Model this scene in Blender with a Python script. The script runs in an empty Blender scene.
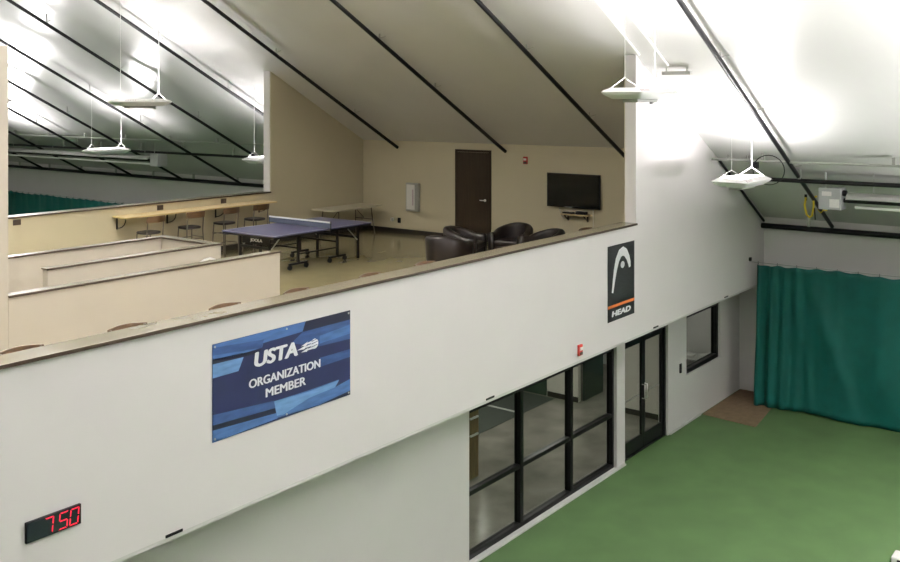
import bpy, bmesh, math, random
from mathutils import Vector, Matrix
random.seed(7)
S = bpy.context.scene
COL = S.collection
# ------------------------------------------------------------------ camera
TH = math.radians(37.4)
cam_d = bpy.data.cameras.new('camera')
cam = bpy.data.objects.new('camera', cam_d); COL.objects.link(cam)
cam.location = (0, 0, 7.0)
cam.rotation_euler = (math.radians(90), 0, TH - math.radians(90))
cam_d.sensor_fit = 'HORIZONTAL'; cam_d.sensor_width = 36.0
cam_d.lens = 956 / 900 * 36
cam_d.shift_x = 0.0
cam_d.shift_y = -(281 - 102) / 900
cam_d.clip_start = 0.1; cam_d.clip_end = 200
S.camera = cam
# ------------------------------------------------------------------ world, exposure, big lights
w = bpy.data.worlds.new('world'); S.world = w; w.use_nodes = True
w.node_tree.nodes['Background'].inputs[0].default_value = (1, 1, 1, 1)
w.node_tree.nodes['Background'].inputs[1].default_value = 0.05
S.view_settings.view_transform = 'Standard'; S.view_settings.look = 'None'
S.view_settings.gamma = 1.0; S.view_settings.use_curve_mapping = False
S.view_settings.exposure = -0.03
LAMP = 105.0         # radiance of the uplight lamps
AREA_UP = 690.0      # watts of the uplights outside the frame
LOBBY_W = 33.0
def area(name, loc, sx, sy, watts, up=True, color=(1, 0.955, 0.97)):
    d = bpy.data.lights.new(name, 'AREA'); d.shape = 'RECTANGLE'; d.size = sx; d.size_y = sy
    d.energy = watts; d.color = color
    o = bpy.data.objects.new(name, d); COL.objects.link(o); o.location = loc
    if up: o.rotation_euler = (math.pi, 0, 0)
    return o
EX, EZ, SL = 22.8, 4.25, 0.533           # eave of the sloping roof
def roof(x): return EZ + SL * (EX - x)
for yy in (6.55, -0.8):
    for xx in ((9.8, 5.9, 2.0) if yy > 0 else (18.9, 14.6, 9.8, 5.9, 2.0)):
        area('unseen_uplight', (xx, yy, roof(xx) - 1.85), 1.2, 0.5, AREA_UP * (.85 if yy > 0 else (2.6 if xx > 14 else 1.6)))
for yy in (19.4, 26.8, 34.2):
    for xx in (9.8, 5.9, 2.0):
        area('unseen_uplight', (xx, yy, roof(xx) - 1.85), 1.2, 0.5, AREA_UP * .8)
for xx in (10.2, 7.4):
    area('unseen_uplight', (xx, 12.9, roof(xx) - 1.05), 1.2, 0.5, 2900, color=(1, .955, .86))  # unseen fill lights added over the mezzanine to brighten it, no known fixtures
for xx in (16.9, 13.5):
    area('unseen_uplight', (xx, 34.2, roof(xx) - 1.85), 1.2, 0.5, AREA_UP)
for p in ((13.2, 10.6), (13.2, 12.8), (17.2, 10.6), (17.2, 12.8)):
    area('lobby_panel', (p[0], p[1], 2.66), 1.2, 0.6, LOBBY_W, up=False, color=(1, 0.97, 0.9))
area('vestibule_panel', (21.2, 9.7, 2.66), 0.6, 0.6, 24, up=False, color=(1, 0.97, 0.9))
# ------------------------------------------------------------------ materials
def s2l(c): return tuple(((v / 255) / 12.92 if v / 255 <= .04045 else ((v / 255 + .055) / 1.055) ** 2.4) for v in c)
def mat(name, c, rough=.6, metal=0, var=.04, scale=6, bump=0, bscale=40, spec=.5, coat=0, emit=0, stretch=None, lin=False):
    m = bpy.data.materials.new(name); m.use_nodes = True
    nt = m.node_tree; b = nt.nodes['Principled BSDF']
    col = c if lin else s2l(c)
    b.inputs['Roughness'].default_value = rough; b.inputs['Metallic'].default_value = metal
    b.inputs['Specular IOR Level'].default_value = spec
    b.inputs['Coat Weight'].default_value = coat; b.inputs['Coat Roughness'].default_value = .12
    tc = nt.nodes.new('ShaderNodeTexCoord')
    mp = nt.nodes.new('ShaderNodeMapping'); nt.links.new(tc.outputs['Object'], mp.inputs[0])
    if stretch: mp.inputs['Scale'].default_value = stretch
    n = nt.nodes.new('ShaderNodeTexNoise'); n.inputs['Scale'].default_value = scale; n.inputs['Detail'].default_value = 5
    nt.links.new(mp.outputs[0], n.inputs['Vector'])
    r = nt.nodes.new('ShaderNodeValToRGB')
    r.color_ramp.elements[0].position = .3; r.color_ramp.elements[1].position = .7
    r.color_ramp.elements[0].color = tuple(max(0, v * (1 - var)) for v in col) + (1,)
    r.color_ramp.elements[1].color = tuple(min(1, v * (1 + var)) for v in col) + (1,)
    nt.links.new(n.outputs['Fac'], r.inputs[0]); nt.links.new(r.outputs[0], b.inputs['Base Color'])
    if bump:
        n2 = nt.nodes.new('ShaderNodeTexNoise'); n2.inputs['Scale'].default_value = bscale; n2.inputs['Detail'].default_value = 4
        nt.links.new(mp.outputs[0], n2.inputs['Vector'])
        bp = nt.nodes.new('ShaderNodeBump'); bp.inputs['Strength'].default_value = bump; bp.inputs['Distance'].default_value = .02
        nt.links.new(n2.outputs['Fac'], bp.inputs['Height']); nt.links.new(bp.outputs[0], b.inputs['Normal'])
    if emit:
        b.inputs['Emission Color'].default_value = col + (1,); b.inputs['Emission Strength'].default_value = emit
    return m
def glass_mat(name, tint, f=.09):
    m = bpy.data.materials.new(name); m.use_nodes = True; nt = m.node_tree; nt.nodes.clear()
    out = nt.nodes.new('ShaderNodeOutputMaterial'); mix = nt.nodes.new('ShaderNodeMixShader')
    tr = nt.nodes.new('ShaderNodeBsdfTransparent'); gl = nt.nodes.new('ShaderNodeBsdfGlossy')
    lw = nt.nodes.new('ShaderNodeLayerWeight'); lw.inputs[0].default_value = .5
    pw = nt.nodes.new('ShaderNodeMath'); pw.operation = 'POWER'; pw.inputs[1].default_value = 5
    fr = nt.nodes.new('ShaderNodeMath'); fr.operation = 'MULTIPLY_ADD'; fr.inputs[1].default_value = .5; fr.inputs[2].default_value = .025
    nt.links.new(lw.outputs['Facing'], pw.inputs[0]); nt.links.new(pw.outputs[0], fr.inputs[0])
    tr.inputs[0].default_value = tint + (1,); gl.inputs['Roughness'].default_value = .02
    nt.links.new(fr.outputs[0], mix.inputs[0]); nt.links.new(tr.outputs[0], mix.inputs[1]); nt.links.new(gl.outputs[0], mix.inputs[2])
    nt.links.new(mix.outputs[0], out.inputs[0]); return m
M = dict(
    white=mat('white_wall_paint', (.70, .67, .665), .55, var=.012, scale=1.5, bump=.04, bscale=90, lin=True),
    bwall=mat('light_lifted_end_wall_white', (.80, .78, .765), .55, var=.012, scale=1.5, bump=.04, bscale=90, lin=True),  # wall white brightened in colour to stand in for light at that end
    lower=mat('shade_darkened_wall_white', (.58, .57, .55), .55, var=.015, scale=1.5, bump=.04, bscale=90, lin=True),  # wall white with the overhang's shade put into the colour
    beige=mat('beige_wall_paint', (.535, .48, .335), .55, var=.02, scale=1.2, bump=.04, bscale=90, lin=True),
    pbeige=mat('pale_beige_wall_paint', (.50, .455, .375), .55, var=.02, scale=1.2, bump=.04, bscale=90, lin=True),
    roof=mat('white_roof_membrane', (.70, .695, .68), .27, var=.03, scale=.6, bump=.12, bscale=1.3, spec=.55, lin=True),
    green=mat('green_court_coating', (.058, .112, .038), .72, var=.10, scale=1.6, bump=.3, bscale=160, spec=.3, lin=True),
    mezz=mat('olive_polished_floor', (.27, .235, .13), .17, var=.05, scale=2.2, spec=.5, lin=True),
    conc=mat('grey_polished_concrete', (.25, .232, .205), .17, var=.28, scale=1.4, spec=.5, lin=True),
    carpet=mat('dark_grey_carpet', (.05, .055, .052), .9, var=.15, scale=60, bump=.3, bscale=300, lin=True),
    cap=mat('tan_laminate_cap', (.18, .16, .115), .13, var=.06, scale=3, lin=True),
    edge=mat('dark_brown_edge_band', (.045, .028, .018), .4, lin=True),
    base=mat('black_rubber_base', (.02, .016, .013), .45, lin=True),
    black=mat('black_painted_steel', (.008, .008, .009), .4, spec=.3, var=.1, lin=True),
    blackal=mat('black_anodised_frame', (.006, .006, .0065), .35, spec=.22, var=.1, lin=True),
    lwhite=mat('white_enamel', (.82, .82, .80), .35, var=.01, lin=True),
    lgrey=mat('light_grey_enamel', (.50, .50, .48), .4, var=.03, lin=True),
    galv=mat('galvanised_conduit', (.42, .43, .40), .38, .35, var=.06, scale=20, lin=True),
    heater=mat('grey_heater_enamel', (.40, .41, .41), .45, var=.03, lin=True),
    alum=mat('aluminium_reflector', (.42, .42, .40), .5, .3, var=.05, lin=True),
    chrome=mat('brushed_chrome', (.78, .77, .75), .3, .75, lin=True),
    lamp=mat('glowing_lamp', (1, .955, .97), .4, var=0, emit=LAMP, lin=True),
    leather=mat('dark_brown_leather', (.014, .010, .009), .34, spec=.4, var=.25, scale=9, bump=.12, bscale=60, lin=True),
    dseat=mat('black_vinyl_seat', (.018, .014, .012), .4, var=.1, lin=True),
    steel=mat('bronze_grey_steel_tube', (.16, .14, .115), .35, .6, var=.05, lin=True),
    wood=mat('brown_bent_plywood', (.095, .052, .022), .4, var=.3, scale=5, stretch=(1, 8, 8), lin=True),
    ywood=mat('pale_yellow_laminate', (.62, .48, .25), .35, var=.06, scale=4, stretch=(1, 6, 6), lin=True),
    cabwood=mat('brown_oak_veneer', (.21, .135, .055), .45, var=.25, scale=4, stretch=(7, 7, 1), lin=True),
    ddoor=mat('dark_espresso_wood_door', (.034, .023, .014), .42, spec=.25, var=.25, scale=3, stretch=(8, 8, .6), lin=True),
    gdoor=mat('dark_green_door_paint', (.022, .040, .030), .35, var=.1, lin=True),
    pp=mat('violet_blue_table_top', (.085, .085, .175), .33, var=.04, lin=True),
    ppw=mat('white_line_paint', (.6, .6, .62), .4, lin=True),
    net=mat('dark_net_mesh', (.055, .065, .10), .8, var=.3, scale=200, lin=True),
    ftop=mat('tan_grey_plastic_table_top', (.55, .50, .38), .4, var=.05, lin=True),
    tv=mat('black_glossy_screen', (.004, .005, .005), .12, var=.05, spec=.18, lin=True),
    red=mat('red_alarm_plastic', (.42, .03, .02), .35, lin=True),
    teal=mat('teal_green_curtain_fabric', (.001, .088, .072), .62, var=.10, scale=3, bump=.2, bscale=220, spec=.35, lin=True),
    brown=mat('brown_carpet_mat', (.135, .088, .045), .9, var=.18, scale=8, bump=.4, bscale=250, lin=True),
    yellow=mat('yellow_strap_webbing', (.75, .55, .04), .5, lin=True),
    paper=mat('white_paper', (.72, .71, .68), .6, var=.04, scale=30, lin=True),
    pink=mat('faint_print', (.52, .42, .45), .6, var=.2, scale=60, lin=True),
    navy=mat('navy_banner_vinyl', (.018, .022, .075), .36, var=.12, scale=3, bump=.1, bscale=5, lin=True),
    dnavy=mat('near_black_banner_print', (.012, .014, .035), .36, var=.1, lin=True),
    blue=mat('blue_banner_print', (.058, .128, .30), .36, var=.22, scale=4, stretch=(1, 1, 5), lin=True),
    blue2=mat('mid_blue_banner_print', (.036, .076, .20), .36, var=.22, scale=4, stretch=(1, 1, 5), lin=True),
    lblue=mat('light_blue_banner_print', (.12, .235, .44), .36, var=.2, scale=4, stretch=(1, 1, 5), lin=True),
    bwhite=mat('white_banner_print', (.80, .80, .82), .4, var=.05, scale=20, lin=True),
    hblack=mat('black_banner_vinyl', (.016, .018, .018), .45, var=.6, scale=7, stretch=(1, 1, 9), lin=True),
    orange=mat('orange_banner_stripe', (.75, .20, .05), .45, lin=True),
    led=mat('red_led_segment', (.80, .01, .045), .4, var=0, emit=.9, lin=True),
    clockface=mat('dark_clock_face', (.010, .014, .020), .15, lin=True),
    glass=glass_mat('clear_lobby_glass', (.80, .82, .80)),
    glassd=glass_mat('dim_office_glass', (.62, .64, .62)),
    lobbywall=mat('pale_lobby_wall_paint', (.62, .60, .54), .5, var=.03, lin=True),
    lceil=mat('white_lobby_ceiling', (.6, .6, .58), .7, lin=True),
)
# ------------------------------------------------------------------ mesh helpers
class MB:
    def __init__(s): s.v = []; s.f = []; s.mi = []; s.sm = []
    def add(s, vs, fs, mi=0, sm=False, mx=None):
        o = len(s.v); s.v += [tuple(mx @ Vector(p)) if mx else tuple(p) for p in vs]
        for f in fs: s.f.append([i + o for i in f]); s.mi.append(mi); s.sm.append(sm)
        return s
    def box(s, x0, x1, y0, y1, z0, z1, mi=0, mx=None):
        v = [(x, y, z) for z in (z0, z1) for y in (y0, y1) for x in (x0, x1)]
        return s.add(v, [(0, 2, 3, 1), (4, 5, 7, 6), (0, 1, 5, 4), (2, 6, 7, 3), (0, 4, 6, 2), (1, 3, 7, 5)], mi, False, mx)
    def tube(s, pts, r, n=10, mi=0, closed=False):
        pts = [Vector(p) for p in pts]; N = len(pts); rings = []
        up = None
        for i, p in enumerate(pts):
            if closed: t = (pts[(i + 1) % N] - pts[i - 1]).normalized()
            else:
                a = pts[max(i - 1, 0)]; b = pts[min(i + 1, N - 1)]; t = (b - a).normalized()
            if up is None:
                up = Vector((0, 0, 1)) if abs(t.z) < .9 else Vector((1, 0, 0))
            u = (up - t * up.dot(t))
            if u.length < 1e-4: u = t.orthogonal()
            u.normalize(); v = t.cross(u); up = u
            rings.append([p + (u * math.cos(k * 2 * math.pi / n) + v * math.sin(k * 2 * math.pi / n)) * r for k in range(n)])
        vs = [q for rg in rings for q in rg]; fs = []
        for i in range(N if closed else N - 1):
            for k in range(n):
                j = (i + 1) % N
                fs.append((i * n + k, i * n + (k + 1) % n, j * n + (k + 1) % n, j * n + k))
        s.add(vs, fs, mi, True)
        if not closed:
            s.add(rings[0], [tuple(range(n - 1, -1, -1))], mi); s.add(rings[-1], [tuple(range(n))], mi)
        return s
    def bar(s, a, b, wd, ht, mi=0):
        a = Vector(a); b = Vector(b); t = (b - a).normalized()
        up = Vector((0, 0, 1)) if abs(t.z) < .95 else Vector((1, 0, 0))
        sd = t.cross(up).normalized(); u = sd.cross(t).normalized()
        v = [p + sd * (i * wd / 2) + u * (j * ht / 2) for p in (a, b) for (i, j) in ((-1, -1), (1, -1), (1, 1), (-1, 1))]
        return s.add(v, [(3, 2, 1, 0), (4, 5, 6, 7), (0, 1, 5, 4), (1, 2, 6, 5), (2, 3, 7, 6), (3, 0, 4, 7)], mi)
    def prism(s, poly, fn, d0, d1, mi=0):
        n = len(poly); v = [fn(p[0], p[1], d0) for p in poly] + [fn(p[0], p[1], d1) for p in poly]
        return s.add(v, [tuple(range(n - 1, -1, -1)), tuple(range(n, 2 * n))] + [(i, (i + 1) % n, n + (i + 1) % n, n + i) for i in range(n)], mi)
    def build(s, name, mats, parent=None, bevel=0, loc=None):
        me = bpy.data.meshes.new(name); me.from_pydata(s.v, [], s.f)
        for m in (mats if isinstance(mats, (list, tuple)) else [mats]): me.materials.append(M[m])
        for p, i, sm in zip(me.polygons, s.mi, s.sm): p.material_index = i; p.use_smooth = sm
        bm = bmesh.new(); bm.from_mesh(me); bmesh.ops.recalc_face_normals(bm, faces=bm.faces); bm.to_mesh(me); bm.free()
        o = bpy.data.objects.new(name, me); COL.objects.link(o)
        if parent is not None: o.parent = parent
        if loc: o.location = loc
        if bevel:
            b = o.modifiers.new('bevel', 'BEVEL'); b.width = bevel; b.segments = 2; b.limit_method = 'ANGLE'; b.angle_limit = math.radians(50)
        return o
def tag(o, label, cat, group=None):
    o['label'] = label; o['category'] = cat
    if group: o['group'] = group
    return o
def thing(name, loc, label, cat, group=None, rz=0):
    o = bpy.data.objects.new(name, None); COL.objects.link(o); o.location = loc; o.rotation_euler = (0, 0, rz)
    o.empty_display_size = .2
    return tag(o, label, cat, group)
def struct(o):
    o['kind'] = 'structure'; return o
def dup(root, loc, rz=None, label=None):
    r = root.copy(); COL.objects.link(r); r.location = loc
    if rz is not None: r.rotation_euler = (0, 0, rz)
    if label: r['label'] = label
    for ch in list(root.children):
        c = ch.copy(); COL.objects.link(c); c.parent = r
        for g in list(ch.children):
            d = g.copy(); COL.objects.link(d); d.parent = c
    return r
def text(name, body, width, height, m, parent, loc, rot, ext=.002, shear=0, off=0, bold=0):
    cu = bpy.data.curves.new(name, 'FONT'); cu.body = body; cu.extrude = .02; cu.offset = off; cu.shear = shear
    cu.align_x = 'LEFT'
    t = bpy.data.objects.new(name + '_tmp', cu); COL.objects.link(t)
    bpy.context.view_layer.update()
    me = bpy.data.meshes.new_from_object(t.evaluated_get(bpy.context.evaluated_depsgraph_get()))
    bpy.data.objects.remove(t); bpy.data.curves.remove(cu)
    xs = [v.co.x for v in me.vertices]; ys = [v.co.y for v in me.vertices]
    x0, x1, y0, y1 = min(xs), max(xs), min(ys), max(ys)
    for v in me.vertices:
        v.co.x = ((v.co.x - x0) / (x1 - x0) - .5) * width; v.co.y = ((v.co.y - y0) / (y1 - y0) - .5) * height
        v.co.z = ext if v.co.z > 0 else 0
    if bold:
        n = len(me.vertices); vs = [tuple(v.co) for v in me.vertices]; fs = [tuple(p.vertices) for p in me.polygons]
        me = bpy.data.meshes.new(name); V = []; Fa = []
        for k, (dx, dy) in enumerate(((-1, 0), (-.5, .35), (0, -.35), (.5, .35), (1, 0))):
            V += [(a + dx * bold, b + dy * bold, c + k * .00005) for a, b, c in vs]; Fa += [tuple(i + k * n for i in f) for f in fs]
        me.from_pydata(V, [], Fa)
    me.materials.clear(); me.materials.append(M[m])
    o = bpy.data.objects.new(name, me); COL.objects.link(o); o.parent = parent; o.location = loc; o.rotation_euler = rot
    return o
FRONT = (math.pi / 2, 0, 0)          # text that faces -y
YF, YB = 7.95, 18.05                  # fascia face, far half wall face
YL = 8.55                             # lower wall face
ZM = 3.48                             # mezzanine floor level
# ------------------------------------------------------------------ setting
struct(MB().box(-25, EX, -14, YL + .2, -.2, 0).build('floor', 'green'))
struct(MB().box(8, EX, YL + .2, 14.2, -.2, 0).build('floor_lobby', 'conc'))
struct(MB().box(-25, EX, 18.3, 50, -.2, 0).build('floor_far_court', 'green'))
# sloping roof, both pitches
m = MB(); XR = 0.0
for (xa, xb) in ((EX + .3, XR), (XR, -25)):
    za = roof(xa); zb = roof(xb) if xb >= XR else roof(XR) - SL * (XR - xb)
    if xa == XR: za = roof(XR)
    v = [(xa, -14, za), (xb, -14, zb), (xb, 50, zb), (xa, 50, za)]
    v += [(a, b, c + .1) for a, b, c in v]
    m.add(v, [(0, 1, 2, 3), (7, 6, 5, 4), (0, 4, 5, 1), (1, 5, 6, 2), (2, 6, 7, 3), (3, 7, 4, 0)])
struct(m.build('ceiling', 'roof'))
struct(MB().box(EX, EX + .25, -14, 50, 0, roof(EX) + .06).build('wall_back', 'bwall'))
struct(MB().box(-25.2, -25, -14, 50, 0, roof(XR) - SL * 25 + .1).build('wall_rear', 'white'))
def gable(y0, y1, name, xs, mt):
    mm = MB(); poly = [(xs[0], 0)] + [(xs[1], 0)] + [(xs[1], roof(xs[1]) + .05)] + [(XR, roof(XR) + .05), (xs[0], roof(XR) - SL * -xs[0] + .05)]
    mm.prism(poly, lambda a, b, d: (a, d, b), y0, y1); return struct(mm.build(name, mt))
gable(-14.2, -14, 'wall_side', (-25, EX), 'white'); gable(50, 50.2, 'wall_far_side', (-25, EX), 'white')
# upper front wall: low fascia under the opening and full height panel to the right (one continuous wall)
XJ = 16.02
def upper(y0, y1, name, xl, zb, mts, XJ=XJ):
    mm = MB()
    poly = [(xl, zb), (EX, zb), (EX, roof(EX) + .03), (XJ, roof(XJ) + .03), (XJ, 4.745), (xl, 4.745)]
    mm.prism(poly, lambda a, b, d: (a, d, b), y0, y1)
    return struct(mm.build(name, mts))
upper(YF, YF + .22, 'wall_front', -3, 2.7, 'white')
upper(YB, YB + .22, 'wall_far_front', -3, 0, 'white', 16.2)
# beige room lining: side wall, television wall
def panel_x(x0, x1, y0, y1, z0, name, mt):
    mm = MB(); poly = [(x0, z0), (x1, z0), (x1, roof(x1) + .02), (x0, roof(x0) + .02)]
    mm.prism(poly, lambda a, b, d: (a, d, b), y0, y1); return struct(mm.build(name, mt))
panel_x(16.22, 19.6, YB - .03, YB - .002, ZM, 'wall_left', 'beige')
panel_x(XJ + .02, 19.6, YF + .222, YF + .25, ZM, 'wall_right', 'beige')
mm = MB(); mm.box(-3, 16.22, YB - .03, YB - .002, ZM, 4.745); struct(mm.build('wall_left_low', 'beige'))
panel_x(19.6, 19.8, YF + .22, YB, ZM, 'wall_television', 'beige')
# mezzanine floor with the stairwell opening
m = MB()
for (a, b, c, d) in ((-3, 19.6, YF + .22, 11.43), (10.45, 19.6, 11.43, 14.5), (-3, 19.6, 14.5, YB - .002)):
    m.box(a, b, c, d, ZM - .2, ZM)
struct(m.build('floor_mezzanine', 'mezz'))
struct(MB().box(-3, EX, YF + .22, YB - .05, 2.7, 2.78).build('ceiling_lobby', 'lceil'))
# baseboards
struct(MB().box(19.58, 19.6, YF + .25, 13.68, ZM, ZM + .12).box(19.58, 19.6, 14.8, YB - .03, ZM, ZM + .12).build('baseboard_television', 'base'))
struct(MB().box(-3, 19.58, YB - .05, YB - .03, ZM, ZM + .12).build('baseboard_left', 'base'))
# caps with a dark front edge on the half walls
def cap_x(n, x0, x1, y0, y1, z, t=.03):
    c = struct(MB().box(x0, x1, y0, y1, z, z + t).build(n, 'cap', bevel=.003))
    MB().box(x0, x1, y0 - .006, y0 - .0005, z - .006, z + t - .001).build('edge_band', 'edge', c)
    return c
cap_x('trim_1', -3, XJ - .002, YF - .03, YF + .29, 4.747)
cap_x('trim_2', -3, 16.198, YB - .06, YB + .25, 4.747, .025)
# stairwell half walls: near, middle, rear, end
ZS = 4.58
struct(MB().box(6.08, 10.57, 11.53, 11.68, 1.2, ZS).build('wall_stair_near', 'pbeige', bevel=.004))
struct(MB().box(3.0, 6.08, 11.53, 11.73, 0, 7.7).build('wall_stair_post', 'pbeige', bevel=.006))
struct(MB().box(7.42, 10.55, 12.97, 13.10, 1.2, ZS).build('wall_stair_middle', 'pbeige', bevel=.004))
struct(MB().box(3.0, 10.4, 14.42, 14.55, 1.2, ZS).build('wall_stair_rear', 'pbeige', bevel=.004))
struct(MB().box(10.4, 10.55, 13.10, 14.55, 1.2, ZS).build('wall_stair_end', 'pbeige', bevel=.004))
cap_x('trim_3', 6.08, 10.58, 11.515, 11.695, ZS, .022)
cap_x('trim_4', 7.40, 10.57, 12.955, 13.115, ZS, .022)
cap_x('trim_5', 3.0, 10.38, 14.405, 14.565, ZS, .022)
c = struct(MB().box(10.385, 10.57, 13.117, 14.565, ZS, ZS + .022).build('trim_6', 'cap', bevel=.003))
MB().box(10.379, 10.3845, 13.12, 14.40, ZS - .006, ZS + .021).build('edge_band', 'edge', c)
# lower wall with its three openings
m = MB()
T = .22
OP = [(11.66, 16.42, .015, 2.33), (16.76, 18.72, 0, 2.33), (19.66, 21.55, 1.05, 2.36)]
xs = -3
for (a, b, z0, z1) in OP:
    m.box(xs, a, YL, YL + T, 0, 2.7)
    if z0 > 0: m.box(a, b, YL, YL + T, 0, z0)
    m.box(a, b, YL, YL + T, z1, 2.7); xs = b
m.box(xs, EX, YL, YL + T, 0, 2.7)
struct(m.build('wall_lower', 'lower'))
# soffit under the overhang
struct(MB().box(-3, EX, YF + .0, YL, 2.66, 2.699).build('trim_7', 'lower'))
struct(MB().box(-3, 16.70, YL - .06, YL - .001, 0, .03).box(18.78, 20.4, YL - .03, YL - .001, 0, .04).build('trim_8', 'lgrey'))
# lobby shell
struct(MB().box(8, 19.5, 13.4, 13.55, 0, 2.7).build('wall_lobby_back', 'lobbywall'))
struct(MB().box(19.5, 19.62, YL + T, 10.2, 0, 2.7).box(19.5, 19.62, 11.15, 13.4, 0, 2.7).box(19.5, 19.62, 10.2, 11.15, 2.15, 2.7).build('wall_lobby_right', 'lobbywall'))
struct(MB().box(8, 8.1, YL + T, 13.4, 0, 2.7).build('wall_lobby_left', 'lobbywall'))
struct(MB().box(19.62, EX, 13.2, 13.35, 0, 2.7).build('wall_office_back', 'lobbywall'))
struct(MB().box(19.485, 19.5, YL + T, 10.2, 0, .12).box(19.485, 19.5, 11.15, 11.98, 0, .12).build('baseboard_lobby', 'base'))
struct(MB().box(8.2, 19.4, 11.75, 13.38, .001, .012).build('floor_carpet', 'carpet'))
struct(MB().box(17.98, 18.06, 11.8, 13.38, .0125, .02).build('trim_9', 'lgrey'))

# ------------------------------------------------------------------ windows and doors in the lower wall
YG = YL + .09
def frame_rect(mb, x0, x1, z0, z1, t, y0, y1):
    mb.box(x0, x0 + t, y0, y1, z0, z1); mb.box(x1 - t, x1, y0, y1, z0, z1)
    mb.box(x0 + t, x1 - t, y0, y1, z0, z0 + t); mb.box(x0 + t, x1 - t, y0, y1, z1 - t, z1)
W = bpy.data.objects.new('window_1', None); COL.objects.link(W); W.location = (11.66, YG, .015); struct(W)
WW, WH = 16.42 - 11.66, 2.315
m = MB(); frame_rect(m, 0, WW, 0, WH, .075, -.03, .09)
mull = [1.55, 3.17]
for q in mull: m.box(q - .05, q + .05, -.03, .09, .075, WH - .075)
xs_ = [.075, mull[0] - .05, mull[0] + .05, mull[1] - .05, mull[1] + .05, WW - .075]
for i in range(3): m.box(xs_[2 * i], xs_[2 * i + 1], -.025, .085, .97, 1.04)
m.build('window_frame', 'blackal', W, bevel=.004)
for i in range(3):
    for (za, zb) in ((.075, .97), (1.04, WH - .075)):
        MB().box(xs_[2 * i], xs_[2 * i + 1], .025, .033, za, zb).build('pane', 'glass', W)
W2 = bpy.data.objects.new('window_2', None); COL.objects.link(W2); W2.location = (19.66, YG, 1.05); struct(W2)
m = MB(); frame_rect(m, 0, 1.89, 0, 1.31, .09, -.05, .09); m.build('window_frame', 'blackal', W2, bevel=.004)
MB().box(.09, 1.80, .025, .033, .09, 1.22).build('pane', 'glassd', W2)
D = bpy.data.objects.new('door_1', None); COL.objects.link(D); D.location = (16.76, YG, 0); struct(D)
DW, DH = 1.96, 2.33
m = MB(); m.box(0, .06, -.04, .09, 0, DH); m.box(DW - .06, DW, -.04, .09, 0, DH); m.box(.06, DW - .06, -.04, .09, DH - .06, DH)
m.box(.06, DW - .06, -.04, .09, .0, .015)
m.build('door_frame', 'blackal', D, bevel=.004)
for (a, b, hs) in ((.065, .976, 1), (.984, 1.895, -1)):
    m = MB(); m.box(a, a + .085, 0, .045, .02, DH - .065); m.box(b - .085, b, 0, .045, .02, DH - .065)
    m.box(a + .085, b - .085, 0, .045, .02, .30); m.box(a + .085, b - .085, 0, .045, DH - .17, DH - .065)
    lf = m.build('door_leaf', 'blackal', D, bevel=.003)
    MB().box(a + .085, b - .085, .018, .026, .30, DH - .17).build('pane', 'glass', lf)
    hx = b - .05 if hs > 0 else a + .05
    MB().tube([(hx, -.001, 1.02), (hx, -.06, 1.02), (hx, -.06, 1.30), (hx, -.001, 1.30)], .012).build('pull_handle', 'chrome', lf)
    MB().tube([(a + .04, .05, 1.06), (a + .04, .10, 1.06), (b - .04, .10, 1.06), (b - .04, .05, 1.06)], .016).build('push_bar', 'chrome', lf)
# office behind the small window: desk with monitor shapes
desk = thing('office_desk', (22.3, 9.6, 0), 'pale desk inside the small office window', 'desk', None, math.pi / 2)
MB().box(-.75, .75, -.35, .35, .72, .76).build('desk_top', 'lgrey', desk, bevel=.004)
for sx in (-.7, .7): MB().box(sx - .03, sx + .03, -.33, .33, 0, .718).build('leg', 'lgrey', desk)
for (dy, h, lb) in ((-.35, .09, 'taller stack of white papers on the desk behind the small office window'), (.05, .04, 'low stack of white papers on the desk behind the small office window')):
    m = MB()
    for k in range(4): m.box(-.15 + .01 * k, .15 - .012 * (k % 2), -.11 + .012 * (k % 3), .11, h * k / 4, h * (k + 1) / 4 - .001)
    tag(m.build('paper_stack', 'paper', None, 0, (22.25, 9.55 + dy, .7615)), lb, 'papers')
# lobby things
gd = thing('lobby_door', (19.66, 11.08, 0), 'dark green door standing open past the lobby windows', 'door')
MB().box(0, .92, 0, .045, .01, 2.1).build('door_leaf', 'gdoor', gd, bevel=.003)
MB().tube([(.08, -.002, 1.0), (.08, -.05, 1.0), (.20, -.05, 1.0)], .011).box(.05, .11, -.008, -.001, .92, 1.10).build('door_handle', 'chrome', gd)
ld = thing('lobby_door', (19.47, 12.0, 0), 'dark closed door on the far lobby wall, seen through the middle panes', 'door')
MB().box(0, .028, 0, 1.2, .01, 2.15).build('door_leaf', 'gdoor', ld, bevel=.003)
MB().tube([(-.001, .1, 1.0), (-.05, .1, 1.0), (-.05, .22, 1.0)], .011).build('door_handle', 'chrome', ld)
lc = thing('wood_cabinet', (13.95, 10.45, 0), 'brown wooden cabinet seen through the left end of the window wall', 'cabinet')
MB().box(0, .60, 0, .5, 0, 1.30).build('body', 'cabwood', lc, bevel=.004)
MB().box(-.02, .62, -.02, .52, 1.301, 1.33).build('top', 'cabwood', lc, bevel=.003)
for z in (.82, 1.14):
    MB().bar((.30, -.03, z), (.54, -.03, z), .03, .03).box(.31, .33, -.03, -.001, z - .01, z + .01).box(.51, .53, -.03, -.001, z - .01, z + .01).build('handle', 'lwhite', lc)
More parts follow.
